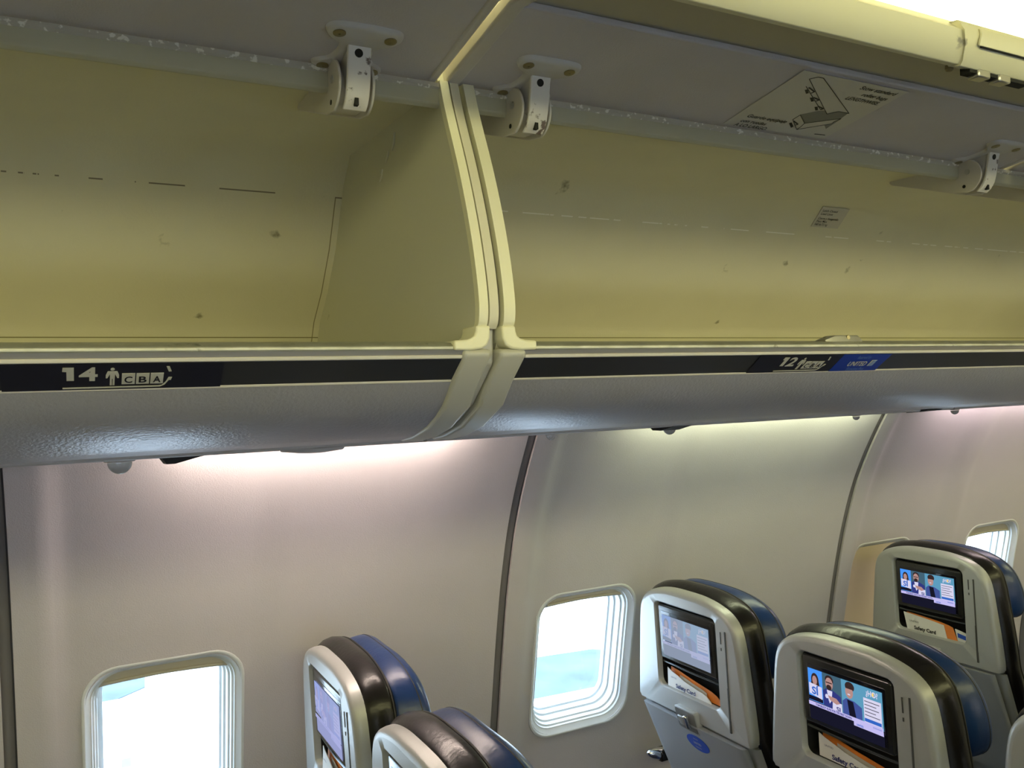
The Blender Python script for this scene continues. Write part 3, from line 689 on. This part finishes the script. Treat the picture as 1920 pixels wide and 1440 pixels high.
def picture(mats_only=False):
    """a TV picture: three people in a talk show, side panel, caption; drawn as thin coloured areas"""
    mb = MB(); W_, H_ = .162, .078
    X0 = .0225
    def q(x, y, lay): return SP(.083 - x * W_, -.064 - .0665 + y * .0665, X0 - .0004 * lay - .0)
    def poly(mi, pts, lay): mb.mat(mi).add([q(p[0], p[1], lay) for p in pts], [list(range(len(pts)))])
    def ell(mi, cx, cy, rx, ry, lay, n=20): poly(mi, [(cx + rx * math.cos(2 * math.pi * i / n), cy + ry * math.sin(2 * math.pi * i / n)) for i in range(n)], lay)
    R_ = lambda a, b, c, d: [(a, b), (c, b), (c, d), (a, d)]
    # 0 blue,1 dark teal,2 pale blue,3 hair,4 skin,5 white,6 navy,7 black,8 mid blue bar,9 lavender,10 jacket blue, 11 yellow
    poly(0, R_(0, .10, .205, 1), 1); poly(1, R_(.205, .05, .47, 1), 1); poly(2, R_(.47, 0, .745, 1), 1); poly(2, R_(.745, .0, 1, 1), 1)
    ell(3, .10, .70, .055, .20, 2); poly(3, [(.05, .68), (.03, .5), (.17, .48), (.155, .68)], 2); ell(4, .098, .70, .034, .125, 3); poly(4, [(.075, .6), (.12, .6), (.135, .52), (.06, .53)], 3)
    poly(5, [(.015, .30), (.20, .22), (.20, .56), (.015, .60)], 4); poly(7, R_(.0, .12, .205, .24), 3)
    ell(3, .305, .84, .058, .13, 2); ell(4, .305, .74, .052, .17, 3); ell(3, .303, .64, .036, .075, 4); poly(3, R_(.262, .755, .348, .785), 4)
    poly(6, [(.21, .10), (.21, .50), (.25, .58), (.36, .58), (.46, .48), (.46, .05)], 2); poly(5, [(.268, .56), (.345, .56), (.33, .3), (.30, .2), (.285, .3)], 3)
    ell(5, .265, .38, .022, .06, 4); poly(4, [(.28, .42), (.40, .40), (.45, .30), (.40, .24), (.31, .30)], 4); poly(5, [(.335, .06), (.47, .02), (.47, .30), (.345, .32)], 3)
    ell(3, .585, .86, .062, .13, 2); ell(4, .578, .72, .052, .18, 3); poly(10, [(.48, .02), (.48, .42), (.53, .52), (.64, .50), (.735, .40), (.735, 0)], 2); poly(7, [(.545, .50), (.625, .48), (.66, .02), (.57, .02)], 3)
    poly(3, R_(.535, .80, .63, .90), 4); ell(5, .575, .65, .02, .018, 4)
    poly(5, R_(.762, .02, .985, .72), 3)
    for k in range(5): poly(7, R_(.775, .63 - k * .09, .775 + (.19, .15, .18, .14, .19)[k], .648 - k * .09), 4)
    poly(8, R_(.768, .10, .98, .19), 4); poly(8, R_(.87, -.005, .98, .035), 5)
    poly(9, R_(0, -.02, 1, .085), 5); poly(9, R_(.62, -.13, 1, -.015), 4)
    poly(7, R_(0, -.42, 1, -.02), .5)
    mb.mat(3); 
    def tx(s, x, y, h, w, mi, lay):
        V, Fs, W2 = text_verts(s, h, w, .03); mb.mat(mi).add([q(x + p[0], y + p[1], lay) for p in V], Fs)
    tx('SÍ', .055, .31, .20, .10, 8, 5); tx('SI', .395, .07, .12, .055, 6, 5); tx('¿HO?', .80, .80, .14, .15, 5, 4); ell(11, .892, .87, .014, .05, 5)
    tx('TOM BRADY RUNS FOR THE FIRST DOWN', .10, .005, .058, .50, 6, 6)
    tx('UNITED', .66, -.10, .05, .09, 8, 6)
    return mb
PC = [(.06, .28, .85), (.05, .11, .16), (.10, .30, .46), (.035, .02, .02), (.42, .24, .22), (.62, .60, .78), (.03, .04, .20), (.008, .008, .02), (.03, .12, .50), (.50, .46, .80), (.05, .08, .28), (.85, .6, .2)]
PICM = [emis('screen_colour_%d' % i, c, 1.0) for i, c in enumerate(PC)]

def rslab(mb, hy, hv, r, cy, cv, x_front, x_back, edge=.003):
    P = lambda d: rrect(hy - d, hv - d, max(r - d, .001), 6, cy, cv)
    mb.loops([[SP(p[0], p[1], x) for p in P(d)] for d, x in ((0, x_back), (0, x_front + edge), (edge * .4, x_front + edge * .3), (edge, x_front))], True, True, True)

def panel_grid(mb, hw, v0, v1, x, wrap=.024, rows=14):
    L = []
    for k in range(rows + 1):
        v = v0 + (v1 - v0) * k / rows; h = hw(v)
        sec = [(-h, wrap), (-h, .008), (-h + .003, .003), (-h + .009, .0008), (-h + .02, 0), (-h * .5, -.001), (0, -.0015), (h * .5, -.001), (h - .02, 0), (h - .009, .0008), (h - .003, .003), (h, .008), (h, wrap)]
        L.append([SP(y, v, x + w) for y, w in sec])
    mb.loops(L, True, True, True)

def make_seat():
    r = empty('passenger_seat', (0, 0, 0), rel=False)
    mb = MB(); shell_loops(mb, UP, RC, [(0, .030), (.0008, .0150), (.0030, .0070), (.0065, .0028), (.0110, .0008), (.0150, .0)], True)
    R1 = shrink_top(radial(UP, RC, NN), RC, .015); RR = radial(REC, RC, NN)
    out = [(p[0] * 1.03, RC[1] + (p[1] - RC[1]) * 1.035) for p in RR]
    mb.loops([[SP(p[0], p[1], .0) for p in R1], [SP(p[0], p[1], -.0010) for p in out], [SP(p[0], p[1], .0035) for p in RR], [SP(p[0], p[1], .050) for p in RR]])
    mb.mat(1); mb.add([SP(p[0], p[1], .050) for p in RR], [list(range(NN))])
    L = [[SP(p[0], p[1], .0495) for p in shrink(RR, RC, .0004)], [SP(p[0], p[1], .012) for p in shrink(RR, RC, .0004)]]; mb.loops(L)
    sh = mb.build('seat_shell', [M['shell'], M['recess']], r, smooth=50)
    for a, v0, v1, w_ in ((-.135, -.055, -.175, .0016), (-.1345, -.175, -.270, .0022), (-.121, -.058, -.084, .0012), (-.121, -.092, -.098, .0012)):
        mb = MB(); mb.loops([[SP(a - w_, v, -.0016), SP(a + w_, v, -.0016), SP(a + w_, v, .002), SP(a - w_, v, .002)] for v in (v0, v1)], True, True, True); mb.build('card_slot', M['slot'], sh, smooth=0)
    # screen
    mb = MB(); rslab(mb, .0985, .0635, .007, .001, -.1055, .004, .040, .004); sc = mb.build('screen', M['bezel'], r, smooth=45)
    mb = MB(); rslab(mb, .0860, .0515, .003, .001, -.1075, .0035, .0060, .001); mb.build('screen_glass', M['screenglass'], sc)
    pm = picture(); 
    pm.v = [(p[0] - .0200, p[1], p[2]) for p in pm.v]
    pic = pm.build('screen_picture', PICM, sc, smooth=0)
    # pocket bar and its lip
    mb = MB(); mb.tube([SP(.100, -.180, .014), SP(0, -.1805, .011), SP(-.100, -.181, .014)], .0028, 10); mb.build('pocket_bar', M['bar'], r)
    # black bolster behind the shell
    low = [(.195, -.286), (.192, -.42), (.185, -.66), (-.185, -.66), (-.192, -.42), (-.195, -.286)]
    body = chaikin(mirror(half), 2, False) + low
    R = radial(body, (0, -.25), NN)
    mb = MB(); mb.loops([[SP(p[0], p[1], x) for p in shrink(R, (0, -.25), d)] for d, x in ((.004, .020), (-.002, .026), (-.009, .036), (-.0125, .050), (-.011, .062), (-.006, .071), (.004, .077), (.03, .082))], True, True, True)
    mb.build('bolster', M['leather'], r, smooth=60)
    Rp = shrink(R, (0, -.25), -.0085); mb = MB(); mb.tube([SP(p[0], p[1], .0685) for p in Rp] + [SP(Rp[0][0], Rp[0][1], .0685)], .0014, 6, False); mb.build('piping', M['stitch'], r)
    # blue headrest
    hh = [(.03, .0060), (.07, .004), (.11, -.004), (.145, -.020), (.170, -.045), (.186, -.085), (.190, -.120), (.186, -.145), (.172, -.160), (.14, -.168)]
    HR_ = radial(chaikin(mirror(hh), 2), (0, -.08), NN)
    mb = MB(); L = []
    for d, x, wing in ((.016, .066, 0), (.006, .074, 0), (-.001, .084, .2), (-.004, .098, .6), (-.003, .110, 1), (.003, .120, 1), (.015, .127, 1), (.045, .124, .6), (.09, .112, .2)):
        L.append([SP(p[0], p[1], x + .010 * wing * (abs(p[0]) / .17) ** 2) for p in shrink(HR_, (0, -.08), d)])
    mb.loops(L, True, True, True); hr = mb.build('headrest', M['bluelea'], r, smooth=60)
    S_ = shrink(HR_, (0, -.08), -.003); mb = MB(); mb.tube([SP(p[0], p[1], .106 + .009 * (abs(p[0]) / .17) ** 2) for p in S_] + [SP(S_[0][0], S_[0][1], .106)], .0012, 6, False); mb.build('headrest_seam', M['stitch'], hr)
    # lower shell, tray table, latch
    mb = MB(); panel_grid(mb, lambda v: .193 + (v + .29) * .03, -.2895, -.66, .010, .03); mb.build('lower_shell', M['shell'], r, smooth=50)
    mb = MB(); panel_grid(mb, lambda v: .172, -.2925, -.585, -.010, .014); tr = mb.build('tray_table', M['trayt'], r, smooth=50)
    mb = MB(); rslab(mb, .036, .027, .006, .004, -.2865, -.0120, .002, .0015); la = mb.build('tray_latch', M['shell'], r, smooth=45)
    mb = MB(); rslab(mb, .0325, .0235, .005, .004, -.2865, -.0126, -.0118, .0004); mb.build('latch_recess', M['latchin'], la)
    mb = MB(); rslab(mb, .010, .012, .004, .018, -.290, -.0150, -.0120, .002); mb.build('latch_plate', M['shell'], la)
    mb = MB(); rslab(mb, .0055, .016, .005, -.004, -.2865, -.0220, -.0120, .003); mb.build('latch_knob', M['silver'], la)
    mb = MB(); rslab(mb, .030, .005, .002, -.015, -.425, -.0135, -.009, .001); mb.build('tray_slot', M['slot'], tr)
    mb = MB(); rslab(mb, .022, .012, .002, -.105, -.425, -.0125, -.009, .001); mb.build('tray_label', M['trayt'], tr)
    # seat cushion and frame
    mb = MB(); P = lambda d: rrect(.225 - d, .215 - d, .05, 6, .37, 0)
    mb.loops([[(p[0], p[1], z) for p in P(d)] for d, z in ((.02, .36), (0, .38), (0, .44), (.015, .465), (.06, .475))], True, True, True); mb.build('seat_cushion', M['bluelea'], r)
    mb = MB(); mb.box((.15, -.20, .30), (.58, .20, .36)); mb.build('seat_pan', M['leather'], r, bevel=.01)
    for y in (-.14, .14):
        mb = MB(); mb.box((.22, y - .02, 0), (.27, y + .02, .31)); mb.build('leg', M['metal'], r, bevel=.004)
        mb = MB(); mb.box((.48, y - .02, 0), (.53, y + .02, .31)); mb.build('leg', M['metal'], r, bevel=.004)
    # armrest with a polished rear end
    mb = MB(); mb.loops([[(x, .2225 + a, .680 + b) for a, b in rrect(.019, .014, .008, 4)] for x in (.085, .12, .40, .415)], True, True, True); ar = mb.build('armrest', M['leather'], r, bevel=.003)
    mb = MB(); mb.lathe((.100, .2225, .680), (-1, 0, .25), [(.015, -.03), (.016, 0), (.015, .022), (.012, .036), (.007, .046), (0, .050)], 20); mb.build('armrest_cap', M['silver'], ar)
    return r

def copy_tree(o, parent=None):
    c = o.copy(); COL.objects.link(c)
    if parent is not None: c.parent = parent
    for ch in list(o.children): copy_tree(ch, c)
    return c

YA, YB, YC = 1.515, 1.066, .605
ROWS = {13: .402, 12: 1.22, 11: 2.055}
SEATS = [(13, YA, 'silver-backed seat by the first window, glare on its screen'),
         (13, YB, 'silver-backed seat nearest the bottom edge, half cut off below the first window'),
         (12, YA, 'silver-backed seat with a blue oval decal, beside the second window'),
         (12, YB, 'large silver-backed seat in the lower right, dark framed screen showing a talk show'),
         (12, YC, 'seat at the bottom right corner, only its rounded shoulder in view'),
         (11, YA, 'farthest silver-backed seat, upper right, with a lit screen and two cards in its pocket')]
proto = None; seats = {}
for row, y, lab in SEATS:
    if proto is None: proto = make_seat(); s_ = proto
    else: s_ = copy_tree(proto)
    s_.location = (ROWS[row] - (.010 if y < 1.3 else 0), y, 0); tag(s_, lab, 'seat', 'aircraft seats in rows'); seats[(row, y)] = s_
for key, k_, tint in (((13, YA), .80, (.42, .46, .80)), ((12, YA), .66, (.42, .50, .66))):    # window glare mixed into the picture colours of these screens
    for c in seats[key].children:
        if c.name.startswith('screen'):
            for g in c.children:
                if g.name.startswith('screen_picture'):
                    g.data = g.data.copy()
                    for i, cc in enumerate(PC): g.data.materials[i] = (emis('glare_screen_colour_%d' % i, tuple(a * (1 - k_) + b * k_ for a, b in zip(cc, tint)), .85))
# round blue decal on one tray
s_ = seats[(12, YA)]
mb = MB(); E_ = [(-.010 + .037 * math.cos(t * math.pi / 24), -.338 + .0195 * math.sin(t * math.pi / 24)) for t in range(48)]
mb.loops([[SP(p[0], p[1], x) for p in E_] for x in (-.0118, -.0124)], True, True, True)
tray = next(c for c in s_.children if c.name.startswith('tray_table'))
od = mb.build('oval_decal', M['decal'], tray)
def seat_text(mb, txt, y, v, h, w, x, align='c'):
    V, Fs, W_ = text_verts(txt, h, w, .02); dx = {'l': 0, 'c': -W_ / 2}[align]
    mb.add([SP(y - (p[0] + dx), v + p[1], x) for p in V], Fs)
mb = MB(); seat_text(mb, 'UNITED', -.008, -.3415, .0055, .026, -.0128); seat_text(mb, 'Reserved for', -.008, -.329, .003, .016, -.0128); seat_text(mb, 'Economy Plus', -.008, -.350, .003, .020, -.0128)
mb.build('decal_words', M['print'], od, smooth=0)

# cards in the seat pockets: things of their own
def card(row, y, kind, lab, cat='card'):
    base = Vector((ROWS[row], y, -EYE)); loc = Vector((ROWS[row] + fx(-.22) + .015, y, TOP - .22 - EYE))
    def G(a, v, x): p = SP(a, v, x); return Vector((p[0], p[1], p[2])) + base
    r = empty(kind, loc); tag(r, lab, cat)
    return r, loc, G
def sheet(mb, G, top, bot, xf, xb, th=.0012):
    n = len(top); L = []
    for t, b in zip(top, bot):
        L.append([G(t[0], t[1], xb(t[0])), G(b[0], b[1], xf(b[0])), G(b[0], b[1], xf(b[0]) + th), G(t[0], t[1], xb(t[0]) + th)])
    mb.loops(L, True, True, True)
def curled(row, y, lab, lab2, dy=0):
    r, loc, G = card(row, y, 'safety_card', lab)
    top = [(.084, -.190), (.070, -.1955), (.045, -.201), (.020, -.207), (-.005, -.211), (-.025, -.2145), (-.040, -.2150), (-.052, -.219), (-.064, -.226), (-.068, -.2305)]
    mb = MB(loc); sheet(mb, G, top, [(a - .004 if a > .07 else a, -.2310) for a, v in top], lambda a: .006, lambda a: .008 + .02 * max(0, a - .02) * 2)
    f = mb.build('front_page', M['white'], r, smooth=60)
    mb = MB(loc)
    V, Fs, W_ = text_verts('Safety Card', .0090, .068, .035)
    mb.add([G(.050 - p[0], -.2275 + p[1], .0050) for p in V], Fs)
    V, Fs, W_ = text_verts('UNITED', .0035, .020, .0)
    mb.add([G(.066 - p[0] + 0, -.2085 + p[1] - .0, .0050) for p in V if True], Fs)
    mb.build('card_print', M['navyprint'], f, smooth=0)
    r2, loc2, G2 = card(row, y, 'folded_leaflet', lab2, 'leaflet')
    top = [(.082, -.1895), (.060, -.1920), (.035, -.196), (.010, -.2005), (-.015, -.2040), (-.040, -.2075), (-.055, -.2095), (-.070, -.2140), (-.084, -.2220), (-.092, -.2305)]
    mb = MB(loc2); sheet(mb, G2, top, [(a, -.2310) for a, v in top], lambda a: .016, lambda a: .020)
    mb.build('cover', M['orange'], r2, smooth=60)
    mb = MB(loc2); top2 = [(.045, -.1985), (.020, -.203), (-.010, -.2085), (-.035, -.2120), (-.045, -.2150)]
    mb.v = []; sheet(mb, G2, top2, [(a, -.2290) for a, v in top2], lambda a: .0150, lambda a: .0150, .0008); mb.build('cover_picture', M['label'], r2, smooth=60)
curled(13, YA, 'white safety card curling out of the pocket of the seat by the first window', 'orange leaflet behind the safety card in the seat by the first window')
curled(13, YB, 'white safety card in the pocket of the half cut off seat', 'orange leaflet in the pocket of the half cut off seat')
curled(12, YA, 'white safety card curling out of the pocket of the seat with the blue oval decal', 'orange leaflet behind the safety card, seat with the blue oval decal')
curled(12, YB, 'white safety card in the pocket of the large lower right seat', 'orange leaflet behind the safety card in the large lower right seat')
# farthest seat: upright card and a booklet with a blue label
r, loc, G = card(11, YA, 'safety_card', 'upright white and orange safety card in the pocket of the farthest seat')
mb = MB(loc); top = [(.088, -.187), (.04, -.191), (-.005, -.195), (-.034, -.199)]; bot = [(.074, -.231), (.03, -.231), (-.01, -.231), (-.046, -.231)]
sheet(mb, G, top, bot, lambda a: .006, lambda a: .012); f = mb.build('front_page', M['white'], r, smooth=60)
mb = MB(loc); sheet(mb, G, [(.080, -.1855), (.03, -.1885), (-.02, -.1925), (-.046, -.1965), (-.058, -.200)], [(.076, -.231), (.03, -.231), (-.02, -.231), (-.05, -.231), (-.074, -.231)], lambda a: .009, lambda a: .015); mb.build('back_page', M['orange'], r, smooth=60)
mb = MB(loc)
V, Fs, W_ = text_verts('Safety Card', .0095, .066, .035); mb.add([G(.052 - p[0], -.2270 + p[1], .0052) for p in V], Fs)
V, Fs, W_ = text_verts('UNITED', .0045, .028, 0); mb.add([G(.066 - p[0], -.2085 + p[1], .0066) for p in V], Fs)
mb.build('card_print', M['black'], f, smooth=0)
r, loc, G = card(11, YA, 'booklet', 'white booklet with a blue label at the right end of the farthest seat pocket', 'booklet')
mb = MB(loc); sheet(mb, G, [(-.062, -.203), (-.085, -.207), (-.101, -.210)], [(-.072, -.231), (-.085, -.231), (-.098, -.231)], lambda a: .012, lambda a: .018, .003); f = mb.build('cover', M['white'], r)
mb = MB(loc); sheet(mb, G, [(-.072, -.2105), (-.095, -.2145)], [(-.074, -.2215), (-.096, -.2245)], lambda a: .0110, lambda a: .0130, .0008); mb.build('blue_label', M['decal'], f)

# seat back beyond the farthest seat, lower than the rest, with a card showing a round badge
s_ = copy_tree(proto); s_.location = (ROWS[11] + .01, YB, -.115); tag(s_, 'dark grey seat back at the right edge beyond the farthest seat, lower than the others', 'seat', 'aircraft seats in rows')
for c in s_.children:
    if c.name.startswith('leg'): c.scale.z = .62; c.location.z = .115
    if c.name.startswith('armrest'): c.location.z = .115

# ------------------------------------------------------------------ outside: apron seen through the windows
GZ = -4.3
M['tarmac'] = mat('bluish_tarmac', (.060, .088, .112), .9, mottle=.45, mscale=1.3, bump=.3, bscale=8)
M['concrete'] = mat('white_concrete', (.62, .62, .60), .9, mottle=.08, mscale=.6)
M['paint'] = mat('white_paint', (.75, .75, .73), .7)
M['redpaint'] = mat('faded_red_paint', (.42, .12, .16), .8, mottle=.4, mscale=3)
M['truckw'] = mat('white_truck', (.8, .8, .8), .5)
M['truckg'] = mat('teal_glass', (.12, .30, .32), .2)
mb = MB(); mb.box((-60, 2.6, GZ - .1), (90, 120, GZ)); tag(mb.build('floor_apron', M['concrete']), kind='structure')
def patch(pts, m_, lift, lab, cat, nm):
    mb = MB((sum(p[0] for p in pts) / len(pts), sum(p[1] for p in pts) / len(pts), GZ))
    mb.loops([[(p[0], p[1], GZ + .001) for p in pts], [(p[0], p[1], GZ + lift) for p in pts]], True, True, True)
    tag(mb.build(nm, m_, smooth=0), lab, cat); 
patch([(.25, 15.0), (1.05, 14.6), (1.0, 14.0), (.30, 13.4), (-.2, 13.6)], M['tarmac'], .012, 'bluish tarmac patch at the top left of the first window', 'tarmac', 'tarmac_patch')
patch([(.80, 12.60), (1.70, 13.35), (2.35, 13.75), (3.2, 12.9), (2.6, 11.0), (1.7, 11.5)], M['tarmac'], .012, 'triangular bluish tarmac patch at the right of the first window', 'tarmac', 'tarmac_patch')
patch([(4.6, 11.0), (6.1, 12.0), (7.6, 11.8), (8.6, 10.9), (8.6, 10.14), (4.3, 10.44)], M['tarmac'], .012, 'grainy bluish tarmac in the second window above the white line', 'tarmac', 'tarmac_patch')
patch([(4.2, 9.95), (8.4, 9.72), (8.2, 9.0), (6.2, 8.6), (4.2, 9.0)], M['tarmac'], .012, 'bluish tarmac in the second window below the red line', 'tarmac', 'tarmac_patch')
patch([(4.2, 10.43), (8.6, 10.12), (8.6, 9.92), (4.2, 10.17)], M['paint'], .02, 'white painted line crossing the second window', 'painted line', 'painted_line')
patch([(4.9, 10.105), (6.9, 9.99), (6.9, 9.90), (4.9, 10.00)], M['redpaint'], .022, 'faded red line just under the white one in the second window', 'painted line', 'painted_line')
# white service truck under the first window
tr = empty('service_truck', (1.0, 9.6, GZ)); tag(tr, 'white box truck filling the lower half of the first window', 'truck')
o_ = (1.0, 9.6, GZ)
mb = MB(o_); mb.box((-2.2, 9.0, GZ + .30), (2.6, 10.6, GZ + .98)); mb.build('cargo_box', M['truckw'], tr, bevel=.03)
mb = MB(o_); mb.box((2.6, 9.05, GZ + .4), (3.7, 10.55, GZ + .95)); cb = mb.build('cab', M['truckw'], tr, bevel=.1)
mb = MB(o_); mb.box((1.42, 8.985, GZ + .72), (1.50, 9.0, GZ + .95)); mb.build('side_window', M['truckg'], tr)
mb = MB(o_); mb.box((.42, 8.985, GZ + .82), (.50, 9.0, GZ + .90)); mb.build('side_window', M['truckg'], tr)
for x in (-1.9, 3.1):
    for y in (9.15, 10.45):
        mb = MB(o_); mb.lathe((x, y, GZ + .38), (0, 1, 0), [(0, -.12), (.34, -.12), (.38, -.08), (.38, .08), (.34, .12), (0, .12)], 24); mb.build('wheel', M['recess'], tr)
mb = MB(o_); mb.box((-2.2, 9.2, GZ + .20), (3.6, 10.4, GZ + .30)); mb.build('chassis', M['recess'], tr)
